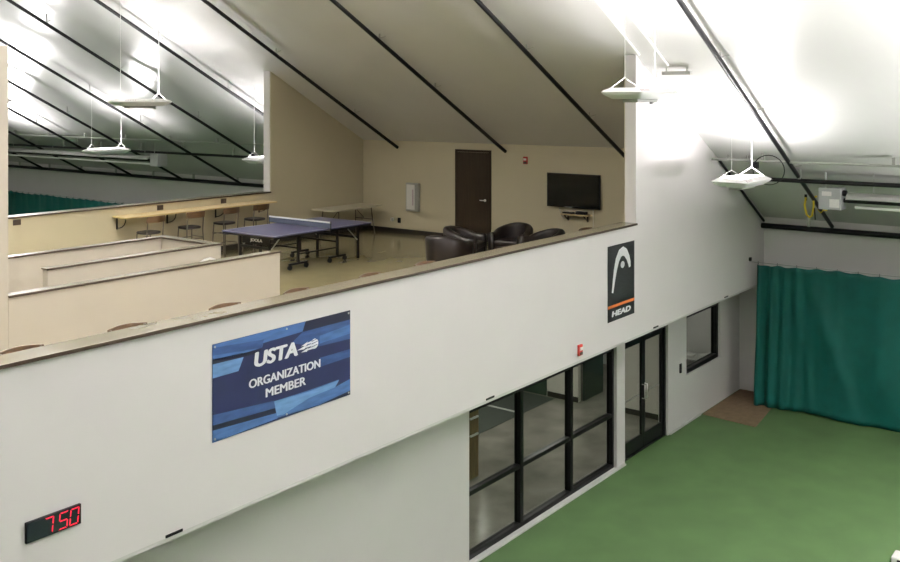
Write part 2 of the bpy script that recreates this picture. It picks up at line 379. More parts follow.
# card reader, alarms
tag(MB().box(-.04, .04, -.03, 0, -.10, .10).build('card_reader', 'blackal', None, .006, (19.32, YL - .001, 1.28)), 'small black card reader on the wall right of the glass doors', 'card reader')
def alarm(loc, label, rz):
    a = thing('fire_alarm', loc, label, 'fire alarm', None, rz)
    MB().box(-.06, .06, -.04, -.001, -.09, .09).build('housing', 'red', a, bevel=.008)
    MB().box(-.04, .04, -.055, -.041, .0, .05).build('strobe_lens', 'lwhite', a, bevel=.004)
    MB().box(-.045, .045, -.048, -.041, -.075, -.03).build('horn_grille', 'edge', a)
    return a
alarm((13.93, YF, 2.88), 'red fire alarm low on the white wall above the lobby windows', 0)
alarm((19.598, 12.66, 5.58), 'red fire alarm high on the beige wall between brown door and television', -math.pi / 2)
for i, (x, lb) in enumerate(((5.88, 'black strip vent under the overhang left of the banner with blue print, lower left'), (11.35, 'black strip vent under the overhang above the left lobby panes'), (16.85, 'black strip vent under the overhang above the glass doors'), (20.4, 'black strip vent under the overhang above the small office window'))):
    tag(MB().box(-.1, .1, -.012, -.0005, .002, .028).build('strip_vent', 'blackal', None, 0, (x, YF, 2.7)), lb, 'vent', 'strip vents along the overhang')

# brown mat in the corner
mt_ = MB(); mt_.prism([(20.45, YL - .03), (EX - .01, YL - .03), (EX - .01, 7.45), (21.75, 7.42), (20.33, 7.27)], lambda a, b, d: (a, b, d), .001, .012)
tag(mt_.build('floor_mat', 'brown'), 'brown carpet mat in the corner beside the teal curtain', 'mat')

# ------------------------------------------------------------------ curtains
def curtain(name, x, y0, y1, z1, label, n, hooks, cable_end):
    root = thing(name, (x, (y0 + y1) / 2, 0), label, 'curtain')
    L = y0 - y1; yc = (y0 + y1) / 2; NZ = 30; v = []; f = []
    hs = L / hooks
    for j in range(NZ + 1):
        tz = j / NZ
        for i in range(n + 1):
            s = L * i / n
            k = s / L
            sc = abs(math.sin(math.pi * s / hs))            # sag between hooks
            top = z1 - .03 * sc ** 1.5 + .015
            gather = math.exp(-s / .55)
            fold = gather * .10 * math.sin(s * 22 + .5 * tz)
            d1 = .06 * math.sin(s * 2.6 + (1 - tz) * 2.2) + .045 * math.sin(s * 5.3 - (1 - tz) * 3.1 + 1.0)
            d2 = .05 * math.exp(-((s - 1.0 - (1 - tz) * 1.3) / .18) ** 2) + .045 * math.exp(-((s - .75 - (1 - tz) * .55) / .12) ** 2) + .04 * math.exp(-((s - 2.9 + (1 - tz) * .5) / .16) ** 2)
            slack = .03 * math.sin(tz * 9 + s * 1.7) * (1 - tz)
            hang = .05 * (1 - sc) * tz ** 6
            dx = fold + d1 * (.35 + .65 * (1 - tz)) + d2 + slack + hang
            z = .015 + .05 * (1 - math.cos(s * 2.1)) * .3 + (top - .03) * tz
            v.append((-dx, y0 - s - yc - .12 * tz, z))
    for j in range(NZ):
        for i in range(n):
            a = j * (n + 1) + i; f.append((a, a + 1, a + n + 2, a + n + 1))
    mb = MB(); mb.add(v, f, 0, True)
    o = mb.build('curtain_cloth', 'teal', root); so = o.modifiers.new('thick', 'SOLIDIFY'); so.thickness = .008; so.offset = 0
    mb = MB().tube([(0, cable_end - yc, z1 + .03), (0, y1 - yc, z1 + .03)], .008, 6); mb.build('support_cable', 'galv', root)
    h = MB()
    for q in range(hooks + 1):
        yy = y0 - q * hs - yc
        if q > 40: break
        MB().tube([(0, yy - .1, z1 + .05), (.012, yy - .1, z1 + .035), (0, yy - .1, z1 + .01), (-.01, yy - .1, z1 - .02)], .008, 6).build('hook', 'black', root)
    return root
cr = curtain('court_curtain', 21.82, 7.84, -4.4, 3.27, 'teal curtain hanging to the green court floor on the right', 330, 28, YF - .005)
brk = tag(MB().box(-.04, .04, -.05, -.001, -.04, .04).build('cable_bracket', 'black', None, .006, (21.82, YF, 3.36)), 'small black cable bracket on the white wall at the curtain top', 'bracket')
curtain('far_curtain', 21.95, 46.0, 24.0, 3.02, 'teal curtain far beyond the wall counter on the left', 360, 44, 46.6)

# ------------------------------------------------------------------ roof beams, eave pipes, conduits
def slope_pt(x, y, off): return (x, y, roof(x) - off)
def beam(y, x1, label, x0=1.0, r=.045, off=.19):
    L = x1 - x0
    root = thing('roof_beam', (x1, y, roof(x1) - off), label, 'roof beam', 'black roof beams under the sloping ceiling')
    MB().tube([(0, 0, 0), (-L, 0, L * SL)], r, 8).build('beam', 'black', root)
    for k in range(1, 8):
        d = k * 2.2 + .6 * math.sin(y + k)
        if d > L - .2: break
        MB().box(-d - .012, -d + .012, -.012, .012, d * SL + .04, d * SL + off - .03).bar((-d, .0, d * SL + .06), (-d, -.16, d * SL + .10), .02, .02).build('clip', 'galv', root)
    return root
beam(6.32, 22.62, 'black roof beam right of the white wall, running down behind the heater')
beam(10.0, 19.58, 'black roof beam under the tan ceiling nearest the white wall end')
beam(13.25, 19.58, 'black roof beam under the tan ceiling running down to the brown door')
beam(16.75, 19.58, 'black roof beam under the tan ceiling nearest the beige side wall')
for y, lb in ((20.0, 'black roof beam beyond the beige side wall, nearest to that wall'), (23.3, 'black roof beam second out beyond the beige side wall'), (26.6, 'black roof beam third out beyond the beige side wall'),
              (30.0, 'black roof beam fourth out, ending near the far heater box'), (33.2, 'black roof beam fifth out over the far court'), (36.5, 'black roof beam sixth out over the far court'), (39.8, 'black roof beam outermost over the far court, at the left post')):
    beam(y, 22.60, lb, off=.30)
tag(MB().tube([(22.65, YF - .05, roof(22.65) - .16), (19.9, YF - .05, roof(19.9) - .06)], .03, 8).build('wall_pipe', 'black'), 'thin black pipe where the white wall meets the sloping ceiling', 'pipe')
def yrun(name, x, z, y0, y1, r, mt, label, cat='pipe'):
    root = thing(name, (x, y0, z), label, cat)
    MB().tube([(0, 0, 0), (0, y1 - y0, 0)], r, 8).build('pipe_run', mt, root)
    n = int(abs(y1 - y0) / 2.5)
    for k in range(n):
        yy = (1.1 + 2.5 * k) * (1 if y1 > y0 else -1)
        MB().box(-.03, .03, yy - .03, yy + .03, r * .8, max(r + .03, roof(x) - z - .035)).build('clip', 'galv', root)
    return root
yrun('eave_pipe', 22.62, 4.06, YF - .01, -9, .065, 'black', 'thick black pipe along the eave above the right curtain')
yrun('eave_pipe', 22.62, 4.06, YB + .24, 47, .065, 'black', 'thick black pipe along the eave above the far curtain on the left')
yrun('ceiling_pipe', 20.2, 5.36, 7.4, -9, .045, 'black', 'black pipe under the ceiling just above the grey heater box on the right')
yrun('ceiling_pipe', 20.35, 5.24, YB + .24, 47, .045, 'black', 'black pipe under the far ceiling on the left')
yrun('conduit', 19.55, 5.78, YF - .02, -9, .025, 'galv', 'thin grey conduit across the ceiling above the right heater')
yrun('conduit', 19.7, 5.7, YB + .24, 47, .025, 'galv', 'thin grey conduit across the far ceiling on the left')
for (a, b, lb) in ((8.2 - .35, 0, 'white conduit down the ceiling to the lower left of the big light'), (7.45, 1, 'white conduit down the ceiling beside the big light')):
    x1 = 15.95 if b == 0 else 16.3
    tag(MB().tube([slope_pt(x1, a, .04), slope_pt(6, a, .04)], .022, 8).build('roof_conduit', 'lwhite'), lb, 'conduit')
for (x, y, lb) in ((16.46, 7.35, 'grey mounting bar on the ceiling above the nearest hanging light'), (19.75, 7.45, 'grey mounting bar on the ceiling behind the right hanging light')):
    r_ = thing('mounting_bar', (x, y, roof(x) - .10), lb, 'bar')
    MB().box(-.035, .035, -.28, .28, -.035, .035).build('channel', 'lgrey', r_, bevel=.004)
    for q in (-.2, .2): MB().box(-.012, .012, q - .012, q + .012, .036, .14).build('stud', 'galv', r_)

# junction box with coiled cable on the conduit
jb = thing('junction_box', (19.42, 6.95, 5.72), 'small dark junction box with coiled cable by the roof beam', 'junction box')
MB().box(-.06, .06, -.06, .06, -.09, .05).build('box', 'blackal', jb, bevel=.01)
MB().tube([(-.07, -.3 + .32 * math.cos(t * 2 * math.pi / 24), -.10 + .30 * math.sin(t * 2 * math.pi / 24)) for t in range(24)], .010, 6, closed=True).build('coil', 'black', jb)

# ------------------------------------------------------------------ hanging uplights
def make_light(loc, label):
    root = thing('hanging_light', loc, label, 'light fixture', 'hanging uplights')
    # tray: lofted rectangular rings, open on top
    def ring(hx, hy, z, c=.25, n=5):
        pts = []
        for (sx, sy, a0) in ((1, 1, 0), (-1, 1, 90), (-1, -1, 180), (1, -1, 270)):
            r = min(hx, hy) * c
            for k in range(n):
                a = math.radians(a0 + 90 * k / (n - 1))
                pts.append((sx * (hx - r) + r * math.cos(a), sy * (hy - r) + r * math.sin(a), z))
        return pts
    rings = [ring(.52, .24, -.075), ring(.66, .33, -.005), ring(.69, .35, .03), ring(.67, .335, .045), ring(.56, .25, .095), ring(.54, .24, .095), ring(.50, .22, -.03)]
    n = len(rings[0]); v = [p for r in rings for p in r]; f = []
    for i in range(len(rings) - 1):
        for k in range(n): f.append((i * n + k, i * n + (k + 1) % n, (i + 1) * n + (k + 1) % n, (i + 1) * n + k))
    f.append(tuple(range(n))); f.append(tuple((len(rings) - 1) * n + k for k in range(n)))
    MB().add(v, f).build('tray', 'lwhite', root)
    for sy in (-.115, .115):
        MB().box(-.46, .46, sy - .07, sy + .07, -.02, .04).build('lamp', 'lamp', root)
    for sy in (-1, 1):
        sl = MB()
        for k in range(7):
            x = -.62 + k * .045
            sl.bar((x, sy * .335, .043), (x + .03, sy * .29, .072), .012, .006)
        sl.build('vent_slots', 'pink', root)
    MB().box(-.35, .35, -.13, .13, -.125, -.076).build('ballast_box', 'lgrey', root, bevel=.01)
    MB().tube([(.40, 0, -.076), (.40, 0, -.15)], .035, 10).build('sensor', 'lgrey', root)
    x, y, z = loc
    for sx in (-.52, .52):
        zt = roof(x + sx) - z - .01
        m_ = MB(); m_.tube([(sx, 0, .24), (sx, 0, zt)], .005 if sx < 0 else .010, 8)
        for sy in (-.24, .24): m_.tube([(sx, 0, .25), (sx, sy, .09)], .006, 6)
        m_.build('hanger', 'lwhite', root)
    return root
L0 = make_light((13.55, 6.65, 7.12), 'white hanging light closest to the camera, at the end of the white wall')
make_light((17.65, 6.57, 5.50), 'white hanging light in front of the white wall near the right heater')
make_light((13.4, 19.4, 6.98), 'white hanging light upper left, largest beyond the wall counter')
make_light((17.4, 19.4, 5.45), 'white hanging light half hidden behind the beige side wall edge')
make_light((17.3, 26.8, 5.45), 'small white hanging light at left in front of the far heater')
make_light((13.4, 26.8, 7.02), 'white hanging light hidden behind the left post')

# ------------------------------------------------------------------ tube heaters
def heater(loc, sgn, length, label, notes):
    root = thing('tube_heater', loc, label, 'heater')
    MB().box(-.2, .2, -.22, .22, -.22, .22).build('burner_box', 'heater', root, bevel=.012)
    if notes:
        MB().box(-.206, -.201, -.04, .15, .06, .15).box(-.206, -.201, -.19, -.0, -.17, .0).build('notice', 'paper', root)
    MB().tube([(-.05, sgn * .221, .12), (-.05, sgn * .30, .12)], .06, 12).build('fan_housing', 'black', root)
    m = MB(); prof = [(-.24, .02), (-.19, .09), (-.08, .13), (.08, .13), (.19, .09), (.24, .02)]
    a, b = sgn * .32, sgn * length
    poly = prof + [(px * .95, pz - .012) for px, pz in reversed(prof)]
    m.prism(poly, lambda p, q, d: (p, d, q), a, b); m.build('reflector', 'alum', root)
    MB().tube([(0, sgn * .23, -.03), (0, b, -.03)], .05, 10).build('burner_tube', 'black', root)
    MB().tube([(-.02, sgn * .45, -.16), (-.02, b, -.16)], .03, 8).build('gas_pipe', 'lwhite', root)
    for d in (.8, 3.8, 6.8, 9.8, 12.8):
        if d < length:
            MB().tube([(0, sgn * d, .13), (0, sgn * d, roof(loc[0]) - loc[2] - .01)], .008, 6).build('hanger', 'galv', root)
    MB().tube([(-.1, .1, .22), (-.1, .1, roof(loc[0]) - loc[2] - .02)], .014, 6).build('flex_conduit', 'galv', root)
    return root
heater((20.3, 5.67, 5.03), -1, 13, 'grey box tube heater under the ceiling at right', True)
heater((20.3, 28.3, 4.98), 1, 16, 'pale box tube heater under the far ceiling at left', False)
# yellow strap on the roof beam
ys = thing('yellow_strap', (21.2, 6.25, roof(21.2) - .19), 'yellow looped strap tied to the roof beam beside the heater', 'strap')
MB().tube([(0, 0, .05), (.03, .07, .02), (.0, .06, -.18), (.02, .10, -.38), (.04, .16, -.42), (.03, .22, -.36), (0, .25, -.15), (-.02, .22, .02)], .025, 6).build('loop', 'yellow', ys)
MB().box(-.02, .02, .2, .25, -.05, .08).build('hook', 'black', ys); MB().tube([(0, .04, -.2), (.02, .03, -.46)], .015, 6).build('tail', 'black', ys)
yt = MB().tube([(0, -.06, .0), (0, .0, .07), (0, .06, 0), (0, 0, -.07)], .018, 6, closed=True).box(-.02, .02, -.14, -.05, -.02, .02)
tag(yt.build('yellow_tie', 'yellow', None, 0, (21.75, 6.32, roof(21.75) - .19)), 'small yellow tie round the roof beam left of the heater box', 'tie')

# ------------------------------------------------------------------ banners and clock on the white wall
ub = thing('banner', (6.35, YF - .004, 3.48), 'wide blue vinyl banner with white lettering and a ball emblem on the white wall', 'banner')
BW, BH = 2.06, 1.015
def uv(cx, cy):
    s = (cx - 25) / 533; s = min(max(s, 0), 1); u = s / (1.17 - .17 * s)
    yt, yb = 157 - 137 * s, 537 - 191 * s
    v = (cy - yt) / (yb - yt); return (u * BW, (1 - min(max(v, 0), 1)) * BH)
m = MB(); m.box(0, BW, -.004, 0, 0, BH, 0)
def patch(pts, mi, lay): m.prism([uv(*p) for p in pts], lambda a, b, d: (a, d, b), -.0042 - .0004 * lay, -.0041 - .0004 * lay, mi)
patch([(20, 158), (232, 104), (218, 166), (100, 205), (20, 216)], 1, 1)
patch([(20, 170), (225, 135), (215, 168), (20, 200)], 2, 2)
patch([(232, 104), (386, 64), (374, 104), (220, 150)], 1, 1)
patch([(386, 64), (560, 18), (560, 55), (374, 104)], 4, 1)
patch([(374, 106), (560, 56), (560, 130), (440, 160), (330, 150)], 2, 1)
patch([(440, 120), (560, 75), (560, 110), (440, 150)], 1, 2)
patch([(20, 234), (146, 204), (126, 258), (20, 288)], 3, 1)
patch([(440, 205), (560, 170), (560, 200), (440, 240)], 2, 1)
patch([(20, 215), (215, 172), (205, 188), (146, 203), (20, 233)], 4, 1)
patch([(264, 374), (400, 330), (515, 288), (500, 318), (560, 285), (560, 348), (440, 386), (275, 438)], 1, 1)
patch([(264, 374), (400, 335), (515, 290), (500, 318), (400, 360), (300, 425), (275, 430)], 3, 2)
patch([(20, 430), (264, 372), (268, 400), (20, 470)], 2, 1)
patch([(20, 470), (268, 400), (272, 418), (20, 490)], 4, 2)
patch([(20, 490), (272, 420), (277, 440), (20, 540)], 1, 1)
patch([(440, 386), (560, 330), (560, 350), (440, 392)], 4, 3)
m.build('vinyl_sheet', ['navy', 'blue', 'blue2', 'lblue', 'dnavy'], ub)
def place_text(nm, body, c0, c1, h0, h1, off, shear=0):
    # c0 left middle, c1 right middle in crop pixels; h text height in metres
    a = uv(*c0); b = uv(*c1); wd = b[0] - a[0]
    o = text(nm, body, wd, h0, 'bwhite', ub, ((a[0] + b[0]) / 2, -.0068, (a[1] + b[1]) / 2), FRONT, .002, shear, 0, off)
    o.rotation_euler = (math.pi / 2, 0, 0); return o
place_text('lettering', 'USTA', (190, 206), (352, 178), .155, 0, .014, .12)
place_text('lettering', 'ORGANIZATION', (167, 302), (441, 232), .092, 0, .005)
place_text('lettering', 'MEMBER', (232, 338), (385, 297), .092, 0, .005)
# the flaming ball emblem beside the letters
bl = MB()
bx, bz = uv(420, 150)
bl.prism([(bx + .058 * math.cos(t * math.pi / 12), bz + .058 * math.sin(t * math.pi / 12)) for t in range(24)], lambda a, b, d: (a, d, b), -.0085, -.0066)
for (dx, dz, ln) in ((-.05, .03, .16), (-.055, -.005, .22), (-.04, -.04, .17)):
    px, pz = bx + dx, bz + dz
    bl.prism([(px + .03, pz + .016), (px - ln * .45, pz - .0), (px - ln * .35, pz + .014), (px - ln, pz - .018), (px - ln * .5, pz - .026), (px - ln * .42, pz - .014), (px + .03, pz - .014)], lambda a, b, d: (a, d, b), -.0085, -.0066)
bl.build('ball_emblem', 'bwhite', ub)
st = MB()
for q in (-.03, .005, .035):
    st.prism([(bx - .05, bz + q - .004), (bx + .045, bz + q + .012), (bx + .045, bz + q + .018), (bx - .05, bz + q + .004)], lambda a, b, d: (a, d, b), -.0092, -.0086)
st.build('ball_seam', 'navy', ub)
for (a, b) in ((.03, .03), (BW - .03, .03), (.03, BH - .03), (BW - .03, BH - .03), (BW / 2, BH - .03), (BW / 2, .03)):
    MB().tube([(a, -.011, b), (a, -.0045, b)], .012, 10).build('grommet', 'galv', ub)

hb = thing('banner', (14.92, YF - .004, 3.14), 'tall narrow black banner with white arch logo and orange stripe on the white wall', 'banner')
HW, HH = 1.02, 1.33
MB().box(0, HW, -.004, 0, 0, HH).build('vinyl_sheet', 'hblack', hb)
MB().box(0, HW, -.0055, -.0042, .235, .285).build('stripe', 'orange', hb)
# arch outline: u across, v down
ctr = [(.17, .625), (.22, .47), (.275, .33), (.35, .205), (.45, .125), (.56, .105), (.66, .135), (.75, .21), (.80, .285), (.82, .345)]
hwid = [.028, .042, .055, .068, .078, .082, .075, .062, .05, .032]
lft, rgt = [], []
for i, (u, v_) in enumerate(ctr):
    a = ctr[max(i - 1, 0)]; b = ctr[min(i + 1, len(ctr) - 1)]
    tx, tz = (b[0] - a[0]) * HW, -(b[1] - a[1]) * HH; L_ = math.hypot(tx, tz); nx, nz = -tz / L_, tx / L_
    lft.append((u * HW + nx * hwid[i], (1 - v_) * HH + nz * hwid[i])); rgt.append((u * HW - nx * hwid[i], (1 - v_) * HH - nz * hwid[i]))
m = MB()
for i in range(len(ctr) - 1):
    m.prism([lft[i], lft[i + 1], rgt[i + 1], rgt[i]], lambda a, b, d: (a, d, b), -.0060, -.0042)
m.prism([(.545 * HW + .075 * math.cos(t * math.pi / 10), (1 - .285) * HH + .062 * math.sin(t * math.pi / 10)) for t in range(20)], lambda a, b, d: (a, d, b), -.0060, -.0042)
m.build('arch_logo', 'bwhite', hb)
text('lettering', 'HEAD', .70, .09, 'bwhite', hb, (.51, -.0045, .125), FRONT, .002, .12, 0, .016)

ck = thing('wall_clock', (4.595, YF - .001, 3.27), 'black digital clock with red digits 7 50 low on the white wall', 'clock')
MB().box(-.26, .26, -.03, 0, -.09, .09).build('case', 'blackal', ck, bevel=.004)
MB().box(-.25, .25, -.0315, -.0305, -.082, .082).build('face', 'clockface', ck)
SEG = {'7': 'abc', '5': 'afgcd', '0': 'abcdef'}
def digit(ch, cx, cw, hh):
    m = MB(); t = .011; hw = cw / 2; sk = .10
    def q(pts): m.prism([(cx + a + sk * b, b) for a, b in pts], lambda a, b, d: (a, d, b), -.0335, -.0318)
    g = .005
    S_ = {'a': [(-hw + g, hh), (hw - g, hh), (hw - t - g, hh - t), (-hw + t + g, hh - t)], 'd': [(-hw + g, -hh), (hw - g, -hh), (hw - t - g, -hh + t), (-hw + t + g, -hh + t)],
          'g': [(-hw + g + .004, 0), (-hw + t, t / 2), (hw - t, t / 2), (hw - g - .004, 0), (hw - t, -t / 2), (-hw + t, -t / 2)],
          'f': [(-hw, hh - g), (-hw + t, hh - t - g), (-hw + t, t / 2 + g), (-hw, g)], 'b': [(hw, hh - g), (hw - t, hh - t - g), (hw - t, t / 2 + g), (hw, g)],
          'e': [(-hw, -hh + g), (-hw + t, -hh + t + g), (-hw + t, -t / 2 - g), (-hw, -g)], 'c': [(hw, -hh + g), (hw - t, -hh + t + g), (hw - t, -t / 2 - g), (hw, -g)]}
    for s_ in SEG[ch]: q(S_[s_])
    m.build('digit', 'led', ck)
digit('7', -.055, .088, .074); digit('5', .085, .088, .074); digit('0', .19, .088, .074)

# ------------------------------------------------------------------ television wall
XT = 19.598
tv = thing('television', (XT, 11.30, 4.52), 'black flat television on the beige wall above the small shelf', 'television')
MB().box(-.09, -.045, -.71, .71, 0, .80).build('bezel', 'blackal', tv, bevel=.006)
MB().box(-.0925, -.0905, -.685, .685, .03, .775).build('screen', 'tv', tv)
MB().box(-.044, 0, -.25, .25, .2, .6).build('wall_mount', 'black', tv)
MB().box(-.094, -.0906, .02, .22, .006, .022).build('bezel_badge', 'lgrey', tv)
for (y0, y1, dz) in ((.42, .12, .28), (-.5, -.5, .62)):
    pts = [(-.02, y0 + (y1 - y0) * t / 8, -.0 - (dz * math.sin(math.pi * min(t, 6) / 8) if y0 != y1 else dz * t / 8)) for t in range(9)]
    MB().tube(pts, .009, 6).build('cable', 'lgrey' if y0 == y1 else 'galv', tv)
sh = thing('wall_shelf', (XT, 11.21, 4.36), 'small pale wall shelf below the television', 'shelf')
MB().box(-.22, 0, -.36, .36, 0, .025).build('board', 'ywood', sh, bevel=.003)
for q in (-.26, .26): MB().bar((-.012, q, -.001), (-.012, q, -.15), .03, .022).bar((-.19, q, -.012), (-.02, q, -.012), .03, .02).bar((-.17, q, -.03), (-.02, q, -.13), .025, .02).build('bracket', 'edge', sh)
tag(MB().box(-.16, -.02, -.13, .13, 0, .07).build('media_box', 'blackal', None, .008, (XT, 11.07, 4.386)), 'taller black media box on the right of the wall shelf', 'media box')
tag(MB().box(-.14, -.03, -.14, .14, 0, .035).build('media_box', 'blackal', None, .006, (XT, 11.42, 4.386)), 'flat black media box on the left of the wall shelf', 'media box')
bd = bpy.data.objects.new('door_2', None); COL.objects.link(bd); bd.location = (XT, 14.24, ZM); struct(bd)
m = MB(); m.box(-.03, 0, -.56, -.50, 0, 2.31); m.box(-.03, 0, .50, .56, 0, 2.31); m.box(-.03, 0, -.50, .50, 2.25, 2.31); m.build('door_frame', 'ddoor', bd, bevel=.004)
MB().box(-.022, 0, -.496, .496, .01, 2.245).build('door_leaf', 'ddoor', bd, bevel=.002)
MB().tube([(-.023, -.38, 1.05), (-.07, -.38, 1.05), (-.07, -.25, 1.05)], .013).tube([(-.023, -.38, 1.05), (-.03, -.38, 1.05)], .035, 14).build('door_handle', 'chrome', bd)
fc = thing('wall_cabinet', (XT, 16.19, 4.10), 'narrow metal framed white cabinet on the beige wall left of the brown door', 'cabinet')
MB().box(-.09, 0, -.21, .21, 0, .75).build('body', 'galv', fc, bevel=.006)
MB().box(-.096, -.0905, -.10, .18, .05, .71).build('door', 'paper', fc)
MB().box(-.099, -.0965, -.06, -.02, .16, .58).build('lettering_strip', 'pink', fc)
ot = thing('wall_outlet', (XT, 16.93, 3.83), 'round chrome wall fitting low on the beige wall by the folding table', 'outlet')
MB().tube([(-.05, 0, 0), (-.001, 0, 0)], .055, 14).build('knob', 'chrome', ot)
tag(MB().box(-.03, -.001, -.05, .05, -.07, .07).build('wall_hook', 'black', None, .01, (XT, 16.69, 3.82)), 'small black fitting low on the beige wall beside the chrome one', 'fitting')

# ------------------------------------------------------------------ wall counter and outlets
ct = thing('wall_counter', (11.77, YB - .031, 4.545), 'pale yellow laminate counter along the far half wall', 'counter')
MB().box(0, 4.2, -.50, 0, 0, .035).build('counter_top', 'ywood', ct, bevel=.004)
for q in (.1, 1.37, 2.72, 4.05):
    MB().bar((q, -.012, -.001), (q, -.012, -.26), .03, .025).bar((q, -.34, -.013), (q, -.02, -.013), .03, .024).tube([(q, -.33 + .3 * (1 - math.cos(t * math.pi / 10)), -.03 - .2 * math.sin(t * math.pi / 10)) for t in range(6)], .012, 6).build('bracket', 'black', ct)
for x, lb in ((9.67, 'brown outlet plate on the far half wall left of the counter'), (12.96, 'brown outlet plate above the left half of the counter'), (14.73, 'brown outlet plate above the right half of the counter')):
    tag(MB().box(-.08, .08, -.015, -.0005, -.055, .055).build('outlet_plate', 'edge', None, .004, (x, YB - .03, 4.655)), lb, 'outlet')

# ------------------------------------------------------------------ bar stools
def make_stool(loc, rz, label, group):
    root = thing('bar_stool', loc, label, 'bar stool', group, rz)
    # faces +y, back at -y
    sm = MB(); prof = [(.215 * (abs(math.cos(t)) ** .6) * (1 if math.cos(t) > 0 else -1), .215 * (abs(math.sin(t)) ** .6) * (1 if math.sin(t) > 0 else -1)) for t in [k * math.pi / 16 for k in range(32)]]
    sm.prism(prof, lambda a, b, d: (a, b, d), .735, .785); sm.build('seat', 'dseat', root, bevel=.015)
    for (sx, sy) in ((-1, -1), (1, -1)):
        MB().tube([(sx * .225, -.24, 0), (sx * .205, -.205, .72), (sx * .205, -.24, 1.11)], .014, 8).build('leg', 'steel', root)
    for sx in (-1, 1):
        MB().tube([(sx * .20, .20, 0), (sx * .17, .16, .733)], .014, 8).build('leg', 'steel', root)
    m = MB(); 
    for z in (.28, .52):
        m.tube([(-.195, -.205, z), (.195, -.205, z)], .010, 6); m.tube([(-.19, .185, z), (.19, .185, z)], .010, 6)
        for sx in (-1, 1): m.tube([(sx * .193, -.205, z + .03), (sx * .19, .185, z + .03)], .010, 6)
    m.build('stretcher', 'steel', root)
    v = []; n = 12
    for k in range(n + 1):
        t = k / n; x = -.235 + .47 * t; c = .07 * math.sin(math.pi * t)
        yb = -.225 - c
        zt = 1.12 + .012 * math.sin(math.pi * t)
        v += [(x, yb + .008, .99), (x, yb - .012, .99), (x, yb - .028, zt), (x, yb - .008, zt)]
    f = [(0, 1, 2, 3), tuple(n * 4 + q for q in (3, 2, 1, 0))]
    for k in range(n):
        for q in range(4): f.append((k * 4 + q, k * 4 + (q + 1) % 4, (k + 1) * 4 + (q + 1) % 4, (k + 1) * 4 + q))
    MB().add(v, f).build('backrest', 'wood', root, bevel=.005)
    return root
st0 = make_stool((12.2, 17.36, ZM), .06, 'wood-backed bar stool at the wall counter, first from the left', 'bar stools at the wall counter')
for (x, rz, lb) in ((13.25, -.05, 'wood-backed bar stool at the wall counter, second from the left'), (14.22, .04, 'wood-backed bar stool at the wall counter, third from the left'), (15.12, -.03, 'wood-backed bar stool at the wall counter, rightmost by the side wall')):
    dup(st0, (x, 17.36, ZM), rz, lb)
sf = dup(st0, (4.85, 8.72, ZM), math.pi, 'bar stool whose brown top shows above the front ledge at far left'); sf['group'] = 'bar stools behind the front ledge'
for (x, lb) in ((6.03, 'bar stool behind the front ledge, second brown top from the left'), (7.35, 'bar stool behind the front ledge above the left part of the blue banner'), (8.51, 'bar stool behind the front ledge below the end of the near half wall'),
                (9.9, 'bar stool behind the front ledge to the right of the blue banner'), (11.1, 'bar stool behind the front ledge beside the leftmost leather armchair'), (15.94, 'bar stool behind the front ledge below the television')):
    dup(sf, (x, 8.72, ZM), math.pi + .05 * math.sin(x * 9), lb)

# ------------------------------------------------------------------ table tennis table
tt = thing('table_tennis_table', (14.66, 15.38, ZM), 'violet blue table tennis table with net on black wheeled legs', 'table tennis table')
for sx in (-1, 1):
    x0, x1 = (0.006, 1.37) if sx > 0 else (-1.37, -.006)
    MB().box(x0, x1, -.7625, .7625, .735, .76).build('table_top', 'pp', tt, bevel=.003)
    m = MB(); m.box(x0, x1, -.7625, -.745, .7602, .7608); m.box(x0, x1, .745, .7625, .7602, .7608); xe = x1 if sx > 0 else x0
    m.box(min(xe, xe - sx * .018), max(xe, xe - sx * .018), -.745, .745, .7602, .7608); m.build('boundary_line', 'ppw', tt)
    m = MB()
    m.box(x0 + .01, x1 - .01, -.752, -.722, .69, .734); m.box(x0 + .01, x1 - .01, .722, .752, .69, .734)
    xe0, xe1 = (x1 - .04, x1 - .01) if sx > 0 else (x0 + .01, x0 + .04)
    m.box(xe0, xe1, -.722, .722, .69, .734); m.build('apron', 'black', tt)
    for sy in (-1, 1):
        xl = sx * 1.12
        yl = sy * .60 if sx > 0 else (-.35 if sy < 0 else .5)
        MB().box(xl - .022, xl + .022, yl - .022, yl + .022, .0, .733).build('leg', 'black', tt)
        # rolling legs near the net
        xr = sx * .55; yr = sy * .55
        leg = MB().box(xr - .022, xr + .022, yr - .022, yr + .022, .10, .733).bar((xr - .24, yr, .115), (xr + .24, yr, .115), .04, .04).build('leg', 'black', tt)
        for q in (-.22, .22):
            MB().tube([(xr + q, yr - .018, .052), (xr + q, yr + .018, .052)], .05, 14).box(xr + q - .012, xr + q + .012, yr - .028, yr + .028, .05, .098).build('wheel', 'black', leg)
        MB().bar((sx * 1.10, yl, .40), (sx * .75, yl, .72), .018, .018).build('brace', 'galv', tt)
    MB().bar((sx * 1.12, -.33 if sx < 0 else -.58, .45), (sx * 1.12, .48 if sx < 0 else .58, .45), .03, .05).build('crossbar', 'black', tt)
    MB().bar((sx * .55, -.53, .42), (sx * .55, .53, .42), .03, .03).build('crossbar', 'black', tt)
for sy in (-1, 1): MB().bar((-.53, sy * .55, .30), (.53, sy * .55, .30), .025, .025).build('link_bar', 'black', tt)
tp = MB().box(-1.16, -1.145, -.40, .40, .52, .66).build('name_panel', 'black', tt)
text('lettering', 'JOOLA', .34, .075, 'bwhite', tp, (-1.1605, -.02, .59), (math.pi / 2, 0, -math.pi / 2), .002, 0, 0, .006)
MB().box(-.004, .004, -.90, .90, .775, .89).build('net', 'net', tt)
MB().box(-.008, .008, -.90, .90, .885, .915).build('net_tape', 'bwhite', tt)
